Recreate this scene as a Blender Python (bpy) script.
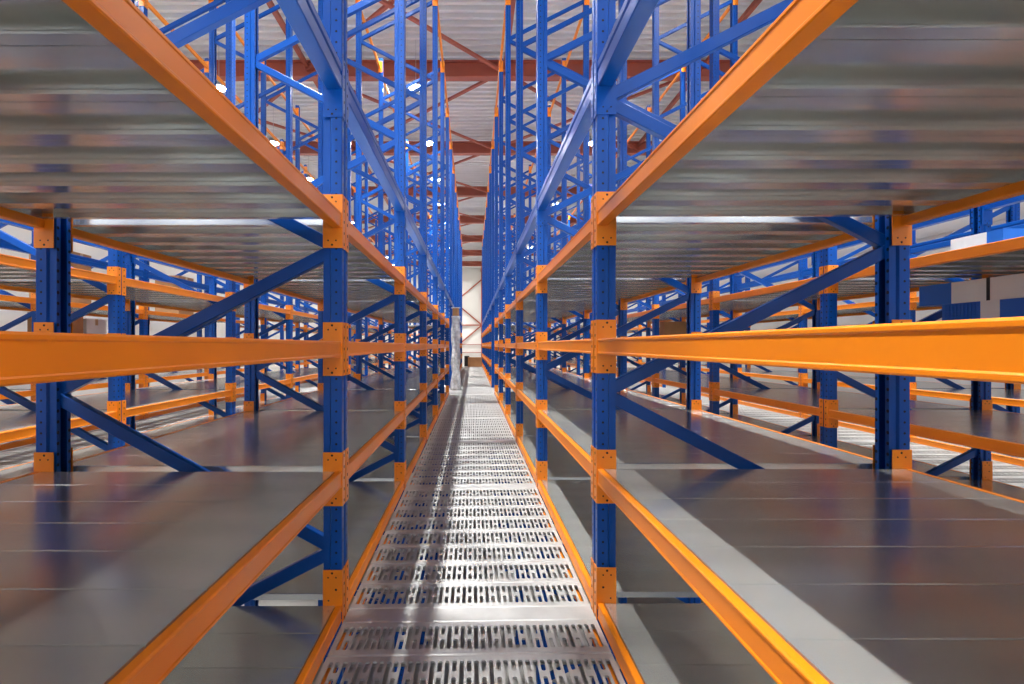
import bpy, math, random
from mathutils import Vector
random.seed(7)
for o in list(bpy.data.objects): bpy.data.objects.remove(o, do_unlink=True)
SC = bpy.context.scene
COL = SC.collection

# ------------------------------------------------------------------ camera / world / exposure
E = 3.88                      # eye height above the ground slab (the walkway is a mezzanine deck)
F = 500.0                     # focal length in pixels of a 1024 px wide frame
U = 0.0046                    # metres per pixel in the plane of the first upright frame
cam_d = bpy.data.cameras.new('camera')
cam_d.sensor_width = 36.0
cam_d.lens = 36.0 * F / 1024.0
cam_d.shift_x = (512 - 472.3) / 1024.0
cam_d.shift_y = (345.3 - 342.0) / 1024.0
cam_d.clip_start = 0.02
cam_d.clip_end = 300
cam = bpy.data.objects.new('camera', cam_d); COL.objects.link(cam)
cam.location = (0, 0, E); cam.rotation_euler = (math.pi / 2, 0, 0)
SC.camera = cam
world = bpy.data.worlds.new('world'); SC.world = world; world.use_nodes = True
bg = world.node_tree.nodes['Background']
bg.inputs[0].default_value = (0.95, 0.97, 1.0, 1); bg.inputs[1].default_value = 0.72
SC.view_settings.view_transform = 'Standard'; SC.view_settings.look = 'None'
SC.view_settings.gamma = 1.0; SC.view_settings.use_curve_mapping = False
SC.view_settings.exposure = 1.98
LAMP_STRENGTH = 75.0      # glowing lens
LAMP_WATT = 960.0         # reflector beam of each high-bay lamp

# ------------------------------------------------------------------ materials
def nodes_of(name):
    m = bpy.data.materials.new(name); m.use_nodes = True
    nt = m.node_tree; b = nt.nodes['Principled BSDF']
    return m, nt, b
def N(nt, kind, **kw):
    n = nt.nodes.new(kind)
    for k, v in kw.items(): setattr(n, k, v)
    return n
def math_node(nt, op, a, b=None, c=None):
    n = nt.nodes.new('ShaderNodeMath'); n.operation = op
    for i, v in enumerate((a, b, c)):
        if v is None: continue
        if isinstance(v, (int, float)): n.inputs[i].default_value = v
        else: nt.links.new(v, n.inputs[i])
    return n.outputs[0]
def paint(name, col, rough=0.35, var=0.12, scale=6.0, metallic=0.0, rvar=0.1, bump=0.0, stretch=(1, 1, 1), coat=0.0, spec=0.5):
    m, nt, b = nodes_of(name)
    tc = N(nt, 'ShaderNodeTexCoord'); mp = N(nt, 'ShaderNodeMapping')
    mp.inputs['Scale'].default_value = stretch
    nz = N(nt, 'ShaderNodeTexNoise'); nz.inputs['Scale'].default_value = scale; nz.inputs['Detail'].default_value = 4
    nt.links.new(tc.outputs['Object'], mp.inputs[0]); nt.links.new(mp.outputs[0], nz.inputs['Vector'])
    r = N(nt, 'ShaderNodeValToRGB')
    r.color_ramp.elements[0].position = 0.3; r.color_ramp.elements[1].position = 0.7
    r.color_ramp.elements[0].color = tuple(c * (1 - var) for c in col) + (1,)
    r.color_ramp.elements[1].color = tuple(min(1, c * (1 + var)) for c in col) + (1,)
    nt.links.new(nz.outputs[0], r.inputs[0]); nt.links.new(r.outputs[0], b.inputs['Base Color'])
    mr = N(nt, 'ShaderNodeMapRange'); mr.inputs[3].default_value = max(0.03, rough - rvar); mr.inputs[4].default_value = rough + rvar
    nt.links.new(nz.outputs[0], mr.inputs[0]); nt.links.new(mr.outputs[0], b.inputs['Roughness'])
    b.inputs['Metallic'].default_value = metallic
    b.inputs['Coat Weight'].default_value = coat
    b.inputs['Specular IOR Level'].default_value = spec
    if bump:
        bp = N(nt, 'ShaderNodeBump'); bp.inputs['Strength'].default_value = bump; bp.inputs['Distance'].default_value = 0.01
        nt.links.new(nz.outputs[0], bp.inputs['Height']); nt.links.new(bp.outputs[0], b.inputs['Normal'])
    return m
def upright_blue(name, col):
    """blue powder coat with the punched slot pattern of a rack upright (2 mm marks)"""
    m = paint(name, col, 0.32, 0.08, 5.0, spec=0.3)
    nt = m.node_tree; b = nt.nodes['Principled BSDF']
    base = b.inputs['Base Color'].links[0].from_socket
    tc = N(nt, 'ShaderNodeTexCoord'); sp = N(nt, 'ShaderNodeSeparateXYZ'); nt.links.new(tc.outputs['Object'], sp.inputs[0])
    sn = N(nt, 'ShaderNodeSeparateXYZ'); nt.links.new(tc.outputs['Normal'], sn.inputs[0])
    zz = math_node(nt, 'MULTIPLY', math_node(nt, 'SUBTRACT', math_node(nt, 'FRACT', math_node(nt, 'MULTIPLY', sp.outputs[2], 20.0)), 0.5), 0.05)
    z2 = math_node(nt, 'MULTIPLY', zz, zz)
    def dots(t, t0, r):
        d = math_node(nt, 'SUBTRACT', t, t0); d2 = math_node(nt, 'ADD', math_node(nt, 'MULTIPLY', d, d), z2)
        return math_node(nt, 'LESS_THAN', d2, r * r)
    ax = math_node(nt, 'ABSOLUTE', sp.outputs[0]); ay = math_node(nt, 'ABSOLUTE', sp.outputs[1])
    side = math_node(nt, 'MULTIPLY', math_node(nt, 'GREATER_THAN', math_node(nt, 'ABSOLUTE', sn.outputs[1]), 0.7), dots(ax, 0.026, 0.0055))
    front = math_node(nt, 'MULTIPLY', math_node(nt, 'GREATER_THAN', math_node(nt, 'ABSOLUTE', sn.outputs[0]), 0.7), dots(ay, 0.033, 0.008))
    mask = math_node(nt, 'MAXIMUM', side, front)
    mx = N(nt, 'ShaderNodeMix'); mx.data_type = 'RGBA'
    nt.links.new(mask, mx.inputs[0]); nt.links.new(base, mx.inputs[6]); mx.inputs[7].default_value = (0.004, 0.006, 0.015, 1)
    nt.links.new(mx.outputs[2], b.inputs['Base Color'])
    return m
M = {}
ORANGE = (0.88, 0.25, 0.005); BLUE = (0.0, 0.07, 0.36)
M['orange'] = paint('orange_powder_coat', ORANGE, 0.36, 0.05, 3.0, rvar=0.05)
M['blue'] = paint('blue_powder_coat', BLUE, 0.3, 0.06, 4.0, rvar=0.05, spec=0.3)
M['upright'] = upright_blue('blue_upright_coat', BLUE)
M['hole'] = paint('punched_hole_dark', (0.012, 0.01, 0.01), 0.8, 0.1)
M['zinc'] = paint('zinc_bolt', (0.7, 0.7, 0.7), 0.3, 0.1, metallic=1.0)
M['deck'] = paint('galvanised_shelf_steel', (0.74, 0.76, 0.73), 0.2, 0.05, 2.2, metallic=0.75, rvar=0.05, stretch=(0.25, 3, 1))
M['plank'] = paint('galvanised_walkway_steel', (0.48, 0.485, 0.475), 0.5, 0.10, 9.0, metallic=0.4, rvar=0.08)
M['concrete'] = paint('grey_concrete', (0.40, 0.39, 0.37), 0.6, 0.08, 0.8, bump=0.1)
M['wall'] = paint('white_wall_sheet', (0.72, 0.71, 0.68), 0.5, 0.03, 0.5)
M['roof'] = paint('pale_roof_sheet', (0.72, 0.73, 0.73), 0.4, 0.06, 0.9, metallic=0.15)
M['rust'] = paint('red_oxide_primer', (0.36, 0.085, 0.05), 0.5, 0.18, 1.2)
M['carton'] = paint('brown_cardboard', (0.42, 0.21, 0.09), 0.8, 0.12, 4.0)
M['tape'] = paint('packing_tape', (0.62, 0.42, 0.22), 0.3, 0.05)
M['white_card'] = paint('white_cardboard', (0.80, 0.79, 0.77), 0.55, 0.04, 3.0)
M['blue_card'] = paint('blue_printed_cardboard', (0.01, 0.13, 0.55), 0.45, 0.06, 3.0)
M['black'] = paint('black_strap', (0.02, 0.02, 0.022), 0.5, 0.1)
M['wood'] = paint('pale_pallet_wood', (0.62, 0.42, 0.22), 0.75, 0.2, 3.0, stretch=(1, 8, 8))
M['film'] = paint('clear_stretch_film', (0.62, 0.63, 0.64), 0.22, 0.25, 14.0, bump=0.8)
M['housing'] = paint('lamp_aluminium', (0.5, 0.5, 0.52), 0.4, 0.05, metallic=0.8)
def lens_material():
    m, nt, b = nodes_of('lit_lamp_lens')
    b.inputs['Base Color'].default_value = (0.9, 0.9, 0.9, 1)
    b.inputs['Emission Color'].default_value = (1.0, 0.965, 0.92, 1)
    b.inputs['Emission Strength'].default_value = LAMP_STRENGTH
    return m
M['lens'] = lens_material()

# ------------------------------------------------------------------ mesh helpers
class MB:
    """collects polygons, builds ONE mesh"""
    def __init__(s): s.v = []; s.f = []; s.m = []
    def face(s, pts, mi=0):
        i = len(s.v); s.v.extend([tuple(p) for p in pts]); s.f.append(tuple(range(i, i + len(pts)))); s.m.append(mi)
    def box(s, x0, x1, y0, y1, z0, z1, mi=0):
        i = len(s.v)
        s.v += [(x0, y0, z0), (x1, y0, z0), (x1, y1, z0), (x0, y1, z0), (x0, y0, z1), (x1, y0, z1), (x1, y1, z1), (x0, y1, z1)]
        for q in ((0, 3, 2, 1), (4, 5, 6, 7), (0, 1, 5, 4), (1, 2, 6, 5), (2, 3, 7, 6), (3, 0, 4, 7)):
            s.f.append(tuple(i + k for k in q)); s.m.append(mi)
    def sweep(s, prof, A, B, ux, uy, mi=0, caps=True, closed=True):
        """extrude the 2-D profile (list of (a, b)) from point A to point B; ux, uy are the profile axes"""
        A, B, ux, uy = Vector(A), Vector(B), Vector(ux), Vector(uy)
        n = len(prof); i = len(s.v)
        for P in (A, B):
            for a, b in prof: s.v.append(tuple(P + ux * a + uy * b))
        rng = range(n) if closed else range(n - 1)
        for k in rng:
            k2 = (k + 1) % n
            s.f.append((i + k, i + k2, i + n + k2, i + n + k)); s.m.append(mi)
        if caps and closed:
            s.f.append(tuple(i + k for k in range(n - 1, -1, -1))); s.m.append(mi)
            s.f.append(tuple(i + n + k for k in range(n))); s.m.append(mi)
    def disc(s, c, nrm, r, seg=6, mi=0):
        c = Vector(c); nrm = Vector(nrm); t = nrm.orthogonal().normalized(); b = nrm.cross(t)
        s.face([c + t * (r * math.cos(2 * math.pi * k / seg)) + b * (r * math.sin(2 * math.pi * k / seg)) for k in range(seg)], mi)
    def tube(s, A, B, r0, r1=None, seg=10, mi=0):
        r1 = r0 if r1 is None else r1
        A, B = Vector(A), Vector(B); d = (B - A).normalized(); t = d.orthogonal().normalized(); b = d.cross(t)
        i = len(s.v)
        for P, r in ((A, r0), (B, r1)):
            for k in range(seg):
                w = 2 * math.pi * k / seg; s.v.append(tuple(P + t * (r * math.cos(w)) + b * (r * math.sin(w))))
        for k in range(seg):
            k2 = (k + 1) % seg; s.f.append((i + k, i + k2, i + seg + k2, i + seg + k)); s.m.append(mi)
        s.f.append(tuple(i + k for k in range(seg - 1, -1, -1))); s.m.append(mi)
        s.f.append(tuple(i + seg + k for k in range(seg))); s.m.append(mi)
    def add(s, o, off=(0, 0, 0), mmap=None):
        i = len(s.v)
        s.v += [(p[0] + off[0], p[1] + off[1], p[2] + off[2]) for p in o.v]
        s.f += [tuple(k + i for k in f) for f in o.f]
        s.m += [(mmap[k] if mmap else k) for k in o.m]
    def mesh(s, name, mats):
        me = bpy.data.meshes.new(name); me.from_pydata(s.v, [], s.f)
        for m in mats: me.materials.append(M[m])
        me.polygons.foreach_set('material_index', s.m)
        me.update()
        import bmesh
        bm = bmesh.new(); bm.from_mesh(me); bmesh.ops.recalc_face_normals(bm, faces=bm.faces); bm.to_mesh(me); bm.free()
        return me
def link(name, me, loc=(0, 0, 0), parent=None, rot=(0, 0, 0)):
    o = bpy.data.objects.new(name, me); COL.objects.link(o)
    o.location = loc; o.rotation_euler = rot
    if parent: o.parent = parent
    return o
def tag(o, label=None, cat=None, group=None, kind=None):
    if label: o['label'] = label
    if cat: o['category'] = cat
    if group: o['group'] = group
    if kind: o['kind'] = kind
    return o
def thing(name, loc, label, cat, group=None):
    return tag(link(name, None, loc), label, cat, group)
def shell(outer, t):
    """closed outline of an open polyline given thickness t (offset to the left of its direction)"""
    n = len(outer); inner = []
    P = [Vector((a, b)) for a, b in outer]
    for i in range(n):
        ns = []
        if i > 0: d = (P[i] - P[i - 1]).normalized(); ns.append(Vector((-d.y, d.x)))
        if i < n - 1: d = (P[i + 1] - P[i]).normalized(); ns.append(Vector((-d.y, d.x)))
        if len(ns) == 1: q = P[i] + ns[0] * t
        else:
            bis = (ns[0] + ns[1]).normalized(); q = P[i] + bis * (t / max(0.4, bis.dot(ns[0])))
        inner.append((q.x, q.y))
    return list(outer) + inner[::-1]

# ------------------------------------------------------------------ building shell
ROOF = E + 8.85; FARY = 57.0; NEARY = -9.0; XL, XR = -14.0, 12.5
def structure(name, me, loc=(0, 0, 0)):
    o = link(name, me, loc); o['kind'] = 'structure'; return o
mb = MB(); mb.box(XL - 0.3, XR + 0.3, NEARY, FARY + 0.3, -0.2, 0.0)
structure('floor', mb.mesh('floor', ['concrete']))
# corrugated roof sheet, ribs running across the hall
mb = MB(); pts = []; y = NEARY; p = 0.30
while y < FARY:
    pts += [(y, 0.0), (y + 0.10, 0.0), (y + 0.13, 0.11), (y + 0.27, 0.11)]; y += p
pts.append((y, 0.0))
mb.sweep(pts, (XL - 0.3, 0, ROOF), (XR + 0.3, 0, ROOF), (0, 1, 0), (0, 0, 1), closed=False)
mb.box(XL - 0.3, XR + 0.3, NEARY, FARY + 0.3, ROOF + 0.115, ROOF + 0.2)
structure('ceiling', mb.mesh('ceiling', ['roof']))
def paneled_wall(name, axis, pos, a0, a1):
    mb = MB()
    if axis == 'y': mb.box(a0, a1, pos + 0.03, pos + 0.15, 0, ROOF + 0.1)
    else:
        s = 1 if pos > 0 else -1
        mb.box(min(pos + s * 0.03, pos + s * 0.15), max(pos + s * 0.03, pos + s * 0.15), a0, a1, 0, ROOF + 0.1)
    w = structure(name, mb.mesh(name, ['wall']))
    pm = MB(); h = 1.14
    if axis == 'y': pm.box(a0, a1, pos, pos + 0.03, 0.01, h - 0.01)
    else: pm.box(min(pos, pos + s * 0.03), max(pos, pos + s * 0.03), a0, a1, 0.01, h - 0.01)
    me = pm.mesh(name + '_panel', ['wall'])
    for k in range(int(ROOF / h)): link('wall_panel', me, (0, 0, k * h), w)
    return w
paneled_wall('wall_far', 'y', FARY, XL, XR)
paneled_wall('wall_left', 'x', XL, NEARY, FARY)
paneled_wall('wall_right', 'x', XR, NEARY, FARY)
# roof girders (I-section) every 6 m, purlin lines, wind bracing
gp = [(-0.14, 0), (0.14, 0), (0.14, 0.03), (0.015, 0.03), (0.015, 0.47), (0.14, 0.47), (0.14, 0.5), (-0.14, 0.5), (-0.14, 0.47), (-0.015, 0.47), (-0.015, 0.03), (-0.14, 0.03)]
mb = MB(); mb.sweep(gp, (XL, 0, 0), (XR, 0, 0), (0, 1, 0), (0, 0, 1)); girder = mb.mesh('girder', ['rust'])
girders = [15.2 + 6.0 * n for n in range(-3, 7)]
for n, y in enumerate(girders):
    structure('trim_%d' % (n + 1), girder, (0, y, E + 8.1))
mb = MB()
sq = [(-0.06, -0.06), (0.06, -0.06), (0.06, 0.06), (-0.06, 0.06)]
tn = len(girders) + 1
for x in (-11.0, -5.0, 1.0, 7.0):
    mb = MB(); mb.sweep(sq, (x, NEARY, E + 8.45), (x, FARY, E + 8.45), (1, 0, 0), (0, 0, 1))
    structure('trim_%d' % tn, mb.mesh('roof_tie', ['rust'])); tn += 1
for i in range(0, len(girders) - 1):
    for (xa, xb) in ((-5.0, 1.0), (-11.0, -5.0), (1.0, 7.0)):
        if xa != -5.0 and i % 3: continue
        for a, b, dz in ((xa, xb, 0.0), (xb, xa, 0.075)):
            mb = MB(); A = Vector((a, girders[i], E + 8.28 + dz)); B = Vector((b, girders[i + 1], E + 8.28 + dz)); d = (B - A).normalized()
            mb.sweep([(-0.05, -0.035), (0.05, -0.035), (0.05, 0.035), (-0.05, 0.035)], A, B, (-d.y, d.x, 0), (0, 0, 1))
            structure('trim_%d' % tn, mb.mesh('roof_brace', ['rust'])); tn += 1
# bracing on the far wall
mb = MB(); yw = FARY - 0.1
zz = [(-2.0, 4.9 - 5.2), (1.1, 2.3), (-2.0, 4.9), (1.1, 7.5)]
for (xa, za), (xb, zb) in zip(zz[:-1], zz[1:]):
    d = Vector((xb - xa, 0, zb - za)).normalized()
    mb.sweep([(-0.07, -0.05), (0.07, -0.05), (0.07, 0.05), (-0.07, 0.05)], (xa, yw, E + za), (xb, yw, E + zb), (-d.z, 0, d.x), (0, 1, 0))
mb.box(-4.0, 4.0, yw - 0.06, yw + 0.06, E + 2.24, E + 2.36)
mb.box(-4.0, 4.0, yw - 0.03, yw + 0.06, E + 0.05, E + 0.11)
mb.box(-4.0, 4.0, yw - 0.03, yw + 0.06, E - 0.85, E - 0.79)
for x in (-2.0, 1.1, 4.0, -5.1): mb.box(x - 0.1, x + 0.1, yw - 0.09, yw + 0.09, 0, ROOF)
structure('trim_%d' % tn, mb.mesh('wall_bracing', ['rust'])); tn += 1

# ------------------------------------------------------------------ pallet racks
D1 = 2.3; L = 2.105; A = 0.105; DU = 0.088      # first frame depth, bay length, upright width (along aisle), upright depth
TOP = 6.16
KN, KX = -4, 13                                 # frames built
CROSS = 5                                       # bay left open as a cross aisle
NEAR = 5                                        # last frame built piece by piece
#        z of beam bottom, beam top, plate bottom, plate top   (pixels above the eye in the plane of frame 0), material, deck
LEVELS = [(-275.5, -260.0, -279.0, -224.5, 'orange', True),
          (-142.0, -126.0, -160.5, -107.0, 'orange', True),
          (-11.5, 4.0, -30.5, 23.0, 'orange', True),
          (117.2, 132.5, 97.3, 150.8, 'orange', True),
          (256.0, 281.0, 228.0, 288.0, 'blue', False),
          (1290.0, 1306.0, 1272.0, 1324.0, 'orange', False)]

def upright_mb(s):
    # profile in (u, y): u = distance from the outer face into the rack, y centred; open towards the rack inside
    h = A / 2
    prof = [(DU, h - 0.034), (DU, h - 0.012), (0.056, h - 0.012), (0.050, h), (0.003, h), (0.0, h - 0.003), (0.0, 0.016), (0.007, 0.010),
            (0.007, -0.010), (0.0, -0.016), (0.0, -h + 0.003), (0.003, -h), (0.050, -h), (0.056, -h + 0.012), (DU, -h + 0.012), (DU, -h + 0.034)]
    out = shell(prof, 0.0032)
    mb = MB()
    mb.sweep(out, (0, 0, 0.008), (0, 0, E + TOP), (s, 0, 0), (0, 1, 0))
    fp = sorted((-0.02 * s, 0.12 * s))
    mb.box(fp[0], fp[1], -0.08, 0.08, 0.0, 0.008)
    return mb
def brace_mb(s, depth, dz):
    """C-channel between the two uprights of a frame; dz = signed rise from front to back"""
    u0, u1 = 0.062, depth - 0.062
    g = 0.013 if dz > 0 else -0.013
    yo = -0.003 if dz > 0 else 0.003
    Apt = Vector((s * u0, yo, g)); Bpt = Vector((s * u1, yo, dz - g))
    d = (Bpt - Apt).normalized(); n = Vector((-d.z, 0, d.x))
    prof = shell([(-0.029, 0.02), (-0.029, -0.013), (-0.026, -0.016), (0.026, -0.016), (0.029, -0.013), (0.029, 0.02)], 0.003)
    mb = MB(); mb.sweep(prof, Apt - d * 0.012, Bpt + d * 0.012, n, (0, 1, 0))
    for P in (Apt + d * 0.012, Bpt - d * 0.012):
        mb.tube(P + Vector((0, -0.026, 0)), P + Vector((0, -0.0155, 0)), 0.009, seg=6, mi=1)
    return mb
def beam_mb(s, h, kind):
    """length along y, centred; origin at outer face / beam bottom. s = direction into the rack"""
    ln = L - A - 0.008
    if kind == 'blue':
        w = 0.072
        prof = [(0.004, 0), (w - 0.004, 0), (w, 0.004), (w, h - 0.004), (w - 0.004, h), (0.004, h), (0, h - 0.004), (0, h * 0.72), (0.006, h * 0.66), (0.006, h * 0.58), (0, h * 0.52), (0, 0.004)]
    else:
        w = 0.046; st = 0.031
        prof = [(0.0, 0.003), (0.003, 0.0), (w - 0.004, 0.0), (w, 0.004), (w, h - st - 0.002), (w - 0.002, h - st), (w - 0.016, h - st), (w - 0.018, h - st + 0.002), (w - 0.018, h - 0.003),
                (w - 0.021, h), (0.004, h), (0.0, h - 0.004), (0.0, h - 0.010), (0.0025, h - 0.013), (0.0025, 0.012), (0.0, 0.009)]
    mb = MB(); mb.sweep(prof, (0, -ln / 2, 0), (0, ln / 2, 0), (s, 0, 0), (0, 0, 1))
    return mb
def plate_mb(s, h, e, low):
    """L-shaped end plate. Origin: outer face of the upright, centre of the upright, plate bottom. e = -1 on the camera side of the upright, +1 beyond it"""
    mb = MB(); t = 0.004; c = A / 2
    y0, y1 = sorted((e * (c + 0.0005), e * (c + 0.0005 + t)))
    o0, o1 = sorted((-s * t, s * (DU - 0.002)))
    mb.box(o0, o1, y0, y1, 0.0 if not low else 0.06, h)          # leg against the side of the upright
    a0, a1 = sorted((-s * 0.0005, -s * (t + 0.0005)))
    b0, b1 = sorted((e * 0.007, e * (c + 0.0005)))
    mb.box(a0, a1, b0, b1, 0.0, h)                                # leg on the aisle face
    yy = e * (c + 0.0005 + t + 0.0004)
    pts = [(0.044, h - 0.014), (0.026, h - 0.034), (0.062, h - 0.034)]
    pts += [(0.044, 0.014), (0.026, 0.034), (0.062, 0.034)] if not low else [(0.026, h - 0.09), (0.06, h - 0.14)]
    for i, (u, z) in enumerate(pts): mb.disc((s * u, yy, z), (0, e, 0), 0.0058 if i % 3 == 0 else 0.0042, 6, 1)
    for q in range(5): mb.box(*(sorted((-s * (t + 0.0006), -s * (t + 0.0016))) + [e * 0.030 - 0.004, e * 0.030 + 0.004] + [0.02 + q * (h - 0.04) / 4 - 0.006, 0.02 + q * (h - 0.04) / 4 + 0.006]), mi=1)
    return mb
def deck_mb(s, depth):
    """one galvanised shelf panel: C-section with returned lips, spanning front beam to back beam. Origin: outer face of the rack, panel centre, panel top"""
    w = 0.2185 / 2; t = 0.0015; hh = 0.030
    outl = [(w - 0.036, -hh), (w, -hh), (w, -0.002), (w - 0.002, 0), (-w + 0.002, 0), (-w, -0.002), (-w, -hh), (-w + 0.036, -hh)]
    mb = MB(); mb.sweep(shell(outl, t), (s * 0.0325, 0, 0), (s * (depth - 0.0325), 0, 0), (0, 1, 0), (0, 0, 1))
    for u in (0.0325, depth - 0.034):                           # folded end flanges
        a, b = sorted((s * u, s * (u + 0.0015))); mb.box(a, b, -w + t, w - t, -hh + 0.0005, -t)
    return mb
NP = 9; PP = 0.222
cache = {}
def once(key, fn):
    if key not in cache: cache[key] = fn()
    return cache[key]
def frame_y(k): return D1 + L * k + A / 2

def build_rack(s, xin, depth, dz, front_node, label):
    """s: -1 rack left of the camera, +1 right. xin: X of the face nearest the camera axis."""
    root = thing('pallet_rack', (xin, D1, 0), label, 'pallet rack', 'pallet racks along the walkways')
    up_f = once(('upf', s), lambda: upright_mb(s)); up_b = once(('upb', s), lambda: upright_mb(-s))
    me_f = once(('upfm', s), lambda: up_f.mesh('upright', ['upright'])); me_b = once(('upbm', s), lambda: up_b.mesh('upright', ['upright']))
    dk = once(('dk', s, depth), lambda: deck_mb(s, depth)); dkm = once(('dkm', s, depth), lambda: dk.mesh('shelf_panel', ['deck']))
    # zigzag nodes (pixels above the eye; front, back, front ...), continued regularly up and down
    nodes = [(f, E + dz + v * U) for f, v in front_node]
    while nodes[0][1] + 0.69 < E + TOP - 0.05: nodes.insert(0, (1 - nodes[0][0], nodes[0][1] + 0.69))
    while nodes[-1][1] - 0.69 > 0.1: nodes.append((1 - nodes[-1][0], nodes[-1][1] - 0.69))
    braces = []
    for (fa, za), (fb, zb_) in zip(nodes[:-1], nodes[1:]):
        zf, zk = (za, zb_) if fa else (zb_, za)
        rise = round(zk - zf, 3)
        bmb = once(('br', s, depth, rise), lambda: brace_mb(s, depth, rise))
        braces.append((zf, bmb, once(('brm', s, depth, rise), lambda: bmb.mesh('brace', ['blue', 'zinc']))))
    far = MB(); fd = MB()                                     # far frames: materials upright, blue, orange, zinc, hole
    def P(x, y, z): return (x - 0.0, y - D1, z)
    for k in range(KN, KX + 1):
        y = frame_y(k) - D1
        if -1 <= k <= NEAR:
            link('upright', me_f, (0, y, 0), root); link('upright', me_b, (s * depth, y, 0), root)
        else:
            far.add(up_f, (0, y, 0), [0]); far.add(up_b, (s * depth, y, 0), [0])
        for z, bmb, bme in braces:
            if -1 <= k <= NEAR: link('brace', bme, (0, y, z), root)
            else: far.add(bmb, (0, y, z), [1, 3])
    for k in range(KN, KX):
        yc = frame_y(k) + L / 2 - D1
        for li, (zb, zt, pb, pt, mat, deck) in enumerate(LEVELS):
            if k == CROSS and li < 4: continue
            zb_, zt_, pb_, pt_ = [E + dz + v * U for v in (zb, zt, pb, pt)]
            low = li == 0
            for side in (0, 1):
                ss = s if side == 0 else -s; x = 0 if side == 0 else s * depth
                bkey = (ss, round(zt - zb, 1), mat)
                bm_ = once(('beam',) + bkey, lambda: beam_mb(ss, zt_ - zb_, mat))
                pl = {e: once(('plate', ss, e, round(pt - pb, 1), low, mat), lambda: plate_mb(ss, pt_ - pb_, e, low)) for e in (1, -1)}
                if -1 <= k < NEAR:
                    b = link('beam', once(('beamm',) + bkey, lambda: bm_.mesh('beam', [mat])), (x, yc, zb_), root)
                    for e in (1, -1):
                        pm = once(('platem', ss, e, round(pt - pb, 1), low, mat), lambda: pl[e].mesh('end_plate', [mat, 'hole']))
                        # e=+1: beyond frame k, e=-1: on the camera side of frame k+1
                        link('end_plate', pm, (0, -L / 2 if e > 0 else L / 2, pb_ - zb_), b)
                else:
                    mi = 2 if mat == 'orange' else 1
                    far.add(bm_, (x, yc, zb_), [mi])
                    for e in (1, -1): far.add(pl[e], (x, yc + (-L / 2 if e > 0 else L / 2), pb_), [mi, 4])
            if deck:
                for j in range(NP):
                    yy = yc + (j - (NP - 1) / 2) * PP
                    if -1 <= k <= 2: link('shelf_panel', dkm, (0, yy, zt_ - 0.0005), root)
                    else: fd.add(dk, (0, yy, zt_ - 0.0005))
    tag(link('distant_frames', far.mesh('distant_frames', ['upright', 'blue', 'orange', 'zinc', 'hole']), (0, 0, 0), root), kind='stuff')
    tag(link('distant_shelf_panels', fd.mesh('distant_shelf_panels', ['deck']), (0, 0, 0), root), kind='stuff')
    return root
DEP = 1.41
XI = 0.600; XJ = 0.575
AIS = 1.12
RZ = 0.012
rows_left = [-XI, -XI - DEP - AIS, -XI - 2 * (DEP + AIS)]
rows_right = [XJ, XJ + DEP + 0.03 + AIS, XJ + 2 * (DEP + 0.03 + AIS)]
LAB_L = ['blue and orange rack row immediately left of the central perforated walkway',
         'second blue and orange rack row to the left, seen through the nearest left rack',
         'third and outermost blue and orange rack row on the left, near the left wall']
LAB_R = ['blue and orange rack row immediately right of the central perforated walkway',
         'second rack row to the right, carrying the blue and white boxes',
         'third and outermost blue and orange rack row on the right, near the right wall']
for x, lab in zip(rows_left, LAB_L): build_rack(-1, x, DEP, 0.0, [(1, 99), (0, -50), (1, -208)], lab)
for x, lab in zip(rows_right, LAB_R): build_rack(1, x, DEP + 0.03, RZ, [(0, 98), (1, -51), (0, -203)], lab)

# ------------------------------------------------------------------ perforated walkways
def plank_mb(ln, w):
    """walkway plank with real punched slots; length along x, centred, top at z=0"""
    mb = MB(); h = 0.034; ch = 0.006; hw = w / 2
    mb.sweep([(-hw + 0.02, -h), (-hw, -h), (-hw, -ch), (-hw + ch, 0)], (-ln / 2, 0, 0), (ln / 2, 0, 0), (0, 1, 0), (0, 0, 1), closed=False)
    mb.sweep([(hw - ch, 0), (hw, -ch), (hw, -h), (hw - 0.02, -h)], (-ln / 2, 0, 0), (ln / 2, 0, 0), (0, 1, 0), (0, 0, 1), closed=False)
    if w < 0.2:
        mb.face([(-ln / 2, -hw + ch, 0), (ln / 2, -hw + ch, 0), (ln / 2, hw - ch, 0), (-ln / 2, hw - ch, 0)]); return mb
    ys, yb = 0.084, 0.017
    R = lambda x0, x1, y0, y1: mb.face([(x0, y0, 0), (x1, y0, 0), (x1, y1, 0), (x0, y1, 0)])
    R(-ln / 2, ln / 2, -hw + ch, -ys); R(-ln / 2, ln / 2, ys, hw - ch)
    n = int((ln - 0.03) / 0.0292) | 1; p = (ln - 0.03) / n
    R(-ln / 2, -ln / 2 + 0.015, -ys, ys); R(ln / 2 - 0.015, ln / 2, -ys, ys)
    dp = 0.008
    for i in range(n):
        a = -ln / 2 + 0.015 + i * p; sw = p * 0.6; x0 = a + (p - sw) / 2; x1 = x0 + sw
        R(a, x0, -ys, ys); R(x1, a + p, -ys, ys)
        slots = [(-ys, ys)] if i % 2 == 0 else [(-ys, -yb), (yb, ys)]
        if i % 2: R(x0, x1, -yb, yb)
        for y0, y1 in slots:
            c = 0.005                                      # chamfered slot corners
            for (cx, cy, dx, dy) in ((x0, y0, 1, 1), (x1, y0, -1, 1), (x1, y1, -1, -1), (x0, y1, 1, -1)):
                mb.face([(cx, cy, 0), (cx + dx * c, cy, 0), (cx, cy + dy * c, 0)])
            for q in (((x0, y0), (x0, y1)), ((x1, y1), (x1, y0)), ((x0, y1), (x1, y1)), ((x1, y0), (x0, y0))):
                mb.face([(q[0][0], q[0][1], 0), (q[1][0], q[1][1], 0), (q[1][0], q[1][1], -dp), (q[0][0], q[0][1], -dp)])
    return mb
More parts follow.
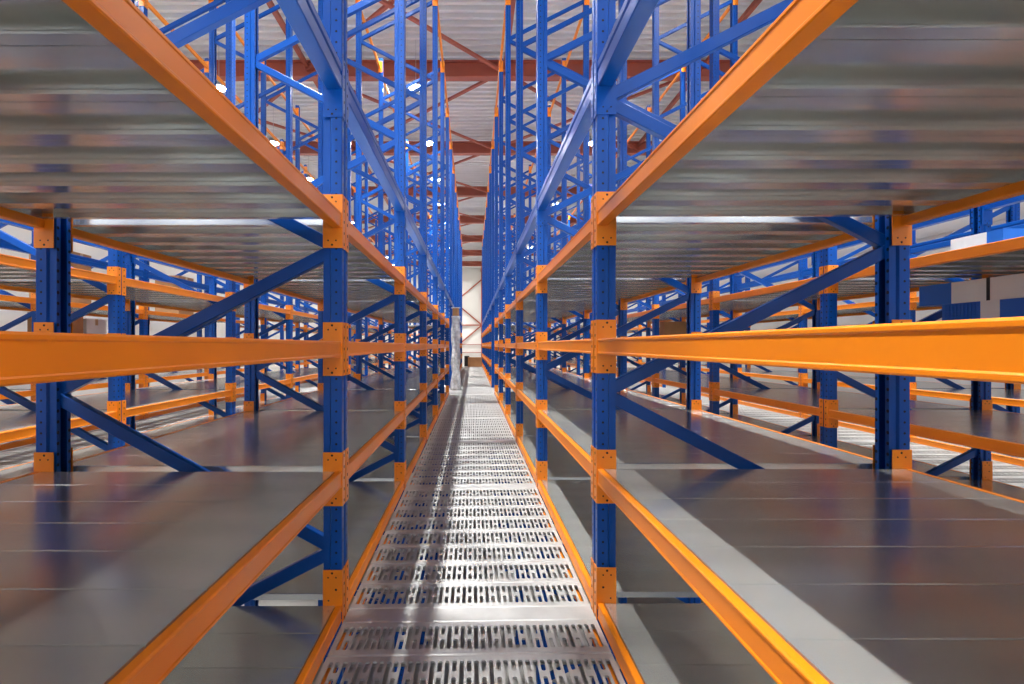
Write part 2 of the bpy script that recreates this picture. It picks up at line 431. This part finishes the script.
def flat_mesh(mb, name, mats):
    me = bpy.data.meshes.new(name); me.from_pydata(mb.v, [], mb.f)
    for m in mats: me.materials.append(M[m])
    me.update(); return me
def walkway(x0, x1, z0, z1, label, y_end=31.2):
    g = 0.006; ln = (x1 - x0) - 2 * g; xc = (x0 + x1) / 2; zc = (z0 + z1) / 2; tilt = math.atan2(z1 - z0, x1 - x0)
    root = thing('walkway', (xc, 0, E + zc), label, 'walkway', 'perforated steel walkways between the racks')
    root.rotation_euler = (0, -tilt, 0)
    PW = 0.2475; NWID = 0.12
    wide = once(('wide', round(ln, 3)), lambda: plank_mb(ln, PW)); narrow = once(('narrow', round(ln, 3)), lambda: plank_mb(ln, NWID))
    wm = once(('widem', round(ln, 3)), lambda: flat_mesh(wide, 'perforated_plank', ['plank'])); nm = once(('narrowm', round(ln, 3)), lambda: flat_mesh(narrow, 'plain_plank', ['plank']))
    st = MB()
    y = D1 + A / 2 - 4 * L - 0.06
    k = -4
    while y < y_end:
        for j in range(9):
            w = NWID if j == 0 else PW
            yc = y + w / 2; y += w + 0.0006
            if yc > y_end: break
            if -0.5 < yc < 11.0:
                link('plain_plank' if j == 0 else 'perforated_plank', nm if j == 0 else wm, (0, yc, 0), root)
            else: st.add(narrow if j == 0 else wide, (0, yc, 0))
        k += 1
        y = D1 + A / 2 + k * L - 0.06
    tag(link('distant_planks', flat_mesh(st, 'distant_planks', ['plank']), (0, 0, 0), root), kind='stuff')
    for sx in (-1, 1):
        mb = MB(); a, b = sorted((sx * (ln / 2 + 0.004), sx * (ln / 2 - 0.045)))
        mb.box(a, b, -6.0, y_end, -0.039, -0.035); c, d = sorted((sx * (ln / 2 + 0.004), sx * (ln / 2)))
        mb.box(c, d, -6.0, y_end, -0.09, -0.039)
        link('support_angle', mb.mesh('support_angle', ['orange']), (0, 0, 0), root)
    return root
zl, zr = -279.0 * U + 0.012, -275.6 * U + 0.012
walkway(-XI, XJ, zl, zr, 'central perforated steel walkway running away from the camera between the two nearest racks')
walkway(rows_left[1], rows_left[0] - DEP, zl, zl, 'perforated steel walkway between the nearest and second rack rows on the left')
walkway(rows_left[2], rows_left[1] - DEP, zl, zl, 'perforated steel walkway between the second and third rack rows on the left')
walkway(rows_right[0] + DEP + 0.03, rows_right[1], zr, zr, 'perforated steel walkway between the nearest and second rack rows on the right')
walkway(rows_right[1] + DEP + 0.03, rows_right[2], zr, zr, 'perforated steel walkway between the second and third rack rows on the right')
# deck of the cross aisle, one stretch through each rack row
yx0 = frame_y(CROSS) + A / 2 + 0.03; nx = 8
WORD = {-3: 'outermost left rack', -2: 'second left rack', -1: 'nearest left rack', 1: 'nearest right rack', 2: 'second right rack', 3: 'outermost right rack'}
for i, (x, s, dd, zf) in enumerate([(rows_left[j], -1, DEP, zl) for j in range(3)] + [(rows_right[j], 1, DEP + 0.03, zr) for j in range(3)]):
    key = (-1, -2, -3, 1, 2, 3)[i]
    root = thing('cross_walkway', (x + s * dd / 2, yx0, E + zf), 'steel cross walkway passing through the gap in the ' + WORD[key], 'walkway', 'cross walkway stretches through the racks')
    pm = once(('cross', dd), lambda: flat_mesh(plank_mb(dd - 0.01, 0.2375), 'perforated_plank', ['plank']))
    for j in range(nx): link('perforated_plank', pm, (0, 0.12 + j * 0.2385, 0), root)
    mb = MB()
    for e in (-1, 1):
        mb.box(e * (dd / 2 - 0.03) - 0.025, e * (dd / 2 - 0.03) + 0.025, -0.02, nx * 0.2385 + 0.02, -0.12, -0.035)
    link('support_beam', mb.mesh('support_beam', ['orange']), (0, 0, 0), root)

# ------------------------------------------------------------------ high-bay lamps
def lamp_meshes():
    h = MB(); h.tube((0, 0, 0.012), (0, 0, 0.09), 0.20, 0.17, 20); h.tube((0, 0, 0.09), (0, 0, 0.20), 0.10, 0.08, 14)
    for k in range(16):
        a = 2 * math.pi * k / 16; c, s_ = math.cos(a), math.sin(a)
        h.sweep([(-0.003, 0), (0.003, 0), (0.003, 0.09), (-0.003, 0.09)], (0.08 * c, 0.08 * s_, 0.09), (0.16 * c, 0.16 * s_, 0.09), (-s_, c, 0), (0, 0, 1))
    l = MB(); l.tube((0, 0, 0), (0, 0, 0.012), 0.185, 0.19, 16)
    r = MB(); r.tube((0, 0, 0.20), (0, 0, ROOF - E - 7.5 + 0.116), 0.008, seg=6)
    r.tube((0, 0, 0.19), (0, 0, 0.24), 0.03, seg=8)
    return h.mesh('lamp_housing', ['housing']), l.mesh('lamp_lens', ['lens']), r.mesh('suspension_rod', ['housing'])
hm, lm, rm = lamp_meshes()
beam_d = bpy.data.lights.new('lamp_beam', 'SPOT'); beam_d.energy = LAMP_WATT; beam_d.color = (1.0, 0.99, 0.965)
beam_d.spot_size = math.radians(66); beam_d.spot_blend = 0.5; beam_d.shadow_soft_size = 0.09
ORD = ['first', 'second', 'third', 'fourth', 'fifth', 'sixth', 'seventh', 'eighth', 'ninth', 'tenth', 'eleventh', 'twelfth', 'thirteenth', 'fourteenth', 'fifteenth', 'sixteenth', 'seventeenth']
for x, nm_ in ((-7.4, 'lamp line above the third left rack'), (-1.65, 'lamp line above the nearest left rack'), (4.5, 'lamp line above the second right rack')):
    for j in range(16):
        y = -5.4 + 4.0 * j
        if any(abs(y - gy) < 0.25 for gy in girders): y += 0.3
        t = thing('high_bay_lamp', (x, y, E + 7.5), 'lit round high-bay lamp, %s of the %s' % (ORD[j], nm_), 'lamp', 'high-bay ceiling lamps')
        link('lamp_housing', hm, parent=t); link('lamp_lens', lm, parent=t); link('lamp_beam', beam_d, (0, 0, -0.01), t); link('suspension_rod', rm, parent=t)

# ------------------------------------------------------------------ goods
def carton(x, y, z, sx, sy, sz, label, rot=0.0, mat='carton', tape='tape', group=None):
    t = thing('carton', (x, y, z), label, 'box', group); t.rotation_euler = (0, 0, rot)
    mb = MB(); e = 0.004
    pr = [(-sx / 2 + e, -sy / 2), (sx / 2 - e, -sy / 2), (sx / 2, -sy / 2 + e), (sx / 2, sy / 2 - e), (sx / 2 - e, sy / 2), (-sx / 2 + e, sy / 2), (-sx / 2, sy / 2 - e), (-sx / 2, -sy / 2 + e)]
    mb.sweep(pr, (0, 0, 0), (0, 0, sz - 0.004), (1, 0, 0), (0, 1, 0))
    link('box_body', mb.mesh('box_body', [mat]), parent=t)
    fl = MB(); fl.box(-sx / 2, sx / 2, -sy / 2, -0.003, sz - 0.004, sz); fl.box(-sx / 2, sx / 2, 0.003, sy / 2, sz - 0.004, sz)
    link('box_flaps', fl.mesh('box_flaps', [mat]), parent=t)
    tp = MB(); tp.box(-sx / 2 - 0.001, sx / 2 + 0.001, -0.03, 0.03, sz, sz + 0.0015)
    for q in (-1, 1):
        a, b = sorted((q * sx / 2, q * (sx / 2 + 0.0015))); tp.box(a, b, -0.03, 0.03, sz - 0.1, sz + 0.001)
    link('tape', tp.mesh('tape', [tape]), parent=t)
    return t
def zlev(i, right): return E + LEVELS[i][1] * U + (RZ if right else 0.0)
# blue and white long boxes on the middle shelf of the second right rack
def band_box(x0, x1, y0, y1, z0, z1, bands, label, strap=None):
    t = thing('packed_box', ((x0 + x1) / 2, y0, z0), label, 'box', 'blue and white boxes on the second right rack')
    for (a, b, mat, nm_) in bands:
        mb = MB(); mb.box(-(x1 - x0) / 2, (x1 - x0) / 2, a - y0 + 0.001, b - y0 - 0.001, 0, z1 - z0)
        if nm_ == 'blue_ribbed_end':
            n = int((b - a) / 0.03)
            for q in range(n): mb.box(-(x1 - x0) / 2 - 0.006, -(x1 - x0) / 2, a - y0 + q * 0.03 + 0.003, a - y0 + q * 0.03 + 0.018, 0.01, z1 - z0 - 0.01)
        link(nm_, mb.mesh(nm_, [mat]), parent=t)
    if strap is not None:
        mb = MB(); w = (x1 - x0) / 2; ys = strap - y0
        mb.box(-w - 0.003, -w, ys - 0.012, ys + 0.012, 0, z1 - z0); mb.box(-w - 0.003, w, ys - 0.012, ys + 0.012, z1 - z0, z1 - z0 + 0.003)
        link('strap', mb.mesh('strap', ['black']), parent=t)
    return t
zs = zlev(2, True)
band_box(3.86, 4.44, 2.75, 4.11, zs, E + 0.335, [(2.75, 3.66, 'blue_card', 'blue_sleeve'), (3.66, 3.80, 'white_card', 'white_panel'), (3.80, 4.11, 'blue_card', 'blue_ribbed_end')],
         'lower blue box with ribbed end under the white box on the second right rack')
band_box(3.86, 4.44, 2.80, 4.32, E + 0.336, E + 0.505, [(2.80, 3.74, 'white_card', 'white_sleeve'), (3.74, 4.03, 'white_card', 'white_panel'), (4.03, 4.32, 'blue_card', 'blue_end')],
         'upper white box with blue end and dark strap on the second right rack', strap=3.74)
zs = zlev(3, True)
band_box(3.95, 4.45, 3.72, 4.13, zs, E + 0.87, [(3.72, 3.84, 'blue_card', 'blue_end'), (3.84, 4.13, 'white_card', 'white_sleeve')], 'flat white box with blue end on the upper shelf of the second right rack')
# cartons
xl3 = rows_left[2]
G = 'brown cartons on the third left rack'
carton(xl3 - 0.55, 7.55, zlev(3, 0), 0.6, 0.42, 0.78, 'tall brown carton on the upper shelf of the third left rack, nearest the camera', 0.05, group=G)
carton(xl3 - 0.50, 10.35, zlev(3, 0), 0.5, 0.5, 0.80, 'tall brown carton on the upper shelf of the third left rack, farther from the camera', -0.04, group=G)
carton(xl3 - 0.50, 7.4, zlev(2, 0), 0.5, 0.4, 0.46, 'brown carton on the middle shelf of the third left rack', 0.03, group=G)
carton(xl3 - 0.60, 8.0, zlev(2, 0), 0.5, 0.42, 0.40, 'white carton beside the brown one on the middle shelf of the third left rack', 0.0, 'white_card', 'tape')
carton(rows_right[2] + 0.5, 12.2, zlev(2, 1), 0.5, 0.5, 0.42, 'brown carton on the middle shelf of the third right rack', 0.02)
carton(rows_right[1] + 0.6, 9.3, zlev(2, 1), 0.5, 0.5, 0.40, 'brown carton on the middle shelf of the second right rack', -0.02)
carton(0.14, 29.6, E + (zl + zr) / 2 + 0.008, 0.80, 0.6, 0.55, 'brown carton standing at the far end of the central walkway')
carton(-0.33, 30.5, E + (zl + zr) / 2 + 0.0, 0.3, 0.5, 0.62, 'dark narrow crate beside the carton at the far end of the central walkway', 0.0, 'black', 'black')
# stack of wooden pallets
def pallet(x, y, z, label):
    t = thing('wooden_pallet', (x, y, z), label, 'pallet', 'stacked wooden pallets')
    for q in range(5): 
        b = MB(); b.box(-0.4 + q * 0.175, -0.4 + q * 0.175 + 0.10, -0.6, 0.6, 0.122, 0.144); link('top_board', b.mesh('top_board', ['wood']), parent=t)
    for q in (-0.6, -0.05, 0.5):
        b = MB(); b.box(-0.4, 0.4, q, q + 0.1, 0.1, 0.122); link('cross_board', b.mesh('cross_board', ['wood']), parent=t)
        for xx in (-0.4, -0.05, 0.3):
            b = MB(); b.box(xx, xx + 0.1, q, q + 0.1, 0.022, 0.1); link('block', b.mesh('block', ['wood']), parent=t)
    for xx in (-0.4, -0.05, 0.3):
        b = MB(); b.box(xx, xx + 0.1, -0.6, 0.6, 0, 0.022); link('bottom_board', b.mesh('bottom_board', ['wood']), parent=t)
PO = ['lowest', 'second', 'third', 'fourth', 'fifth', 'sixth', 'seventh', 'eighth', 'ninth', 'tenth', 'eleventh', 'twelfth', 'topmost']
for q in range(13): pallet(rows_left[2] + 0.56 + random.uniform(-0.02, 0.02), 20.2 + random.uniform(-0.03, 0.03), E + zl + 0.001 + q * 0.1445, 'pale wooden pallet, %s in the stack beyond the left racks' % PO[q])
# film-wrapped bundle
def wrapped_bundle():
    zb = E + zl + 0.004
    t = thing('wrapped_bundle', (-0.47, 14.25, zb), 'tall bundle wrapped in clear film with a brown top, standing left in the walkway', 'bundle')
    mb = MB(); rings = 34; seg = 18; H = 2.1
    for j in range(rings):
        z = H * j / (rings - 1)
        base = 0.125 + 0.012 * math.sin(z * 9.0) + (0.03 * max(0, 0.35 - z) / 0.35)
        for k in range(seg):
            a = 2 * math.pi * k / seg
            r = base * (1 + 0.06 * math.sin(5 * a + 7 * z) + 0.05 * math.sin(3 * a - 11 * z) + random.uniform(-0.03, 0.03))
            mb.v.append((r * math.cos(a), r * math.sin(a), z))
    for j in range(rings - 1):
        for k in range(seg):
            k2 = (k + 1) % seg; mb.f.append((j * seg + k, j * seg + k2, (j + 1) * seg + k2, (j + 1) * seg + k)); mb.m.append(0)
    mb.f.append(tuple(range(seg - 1, -1, -1))); mb.m.append(0); mb.f.append(tuple((rings - 1) * seg + k for k in range(seg))); mb.m.append(0)
    me = mb.mesh('film_wrap', ['film']); me.polygons.foreach_set('use_smooth', [True] * len(me.polygons))
    link('film_wrap', me, parent=t)
    c = MB(); c.tube((0, 0, H), (0, 0, H + 0.22), 0.10, 0.095, 14); link('cardboard_core', c.mesh('cardboard_core', ['carton']), parent=t)
    c = MB(); c.tube((0, 0, H + 0.22), (0, 0, H + 0.245), 0.13, 0.13, 14); link('end_cap', c.mesh('end_cap', ['white_card']), parent=t)
wrapped_bundle()
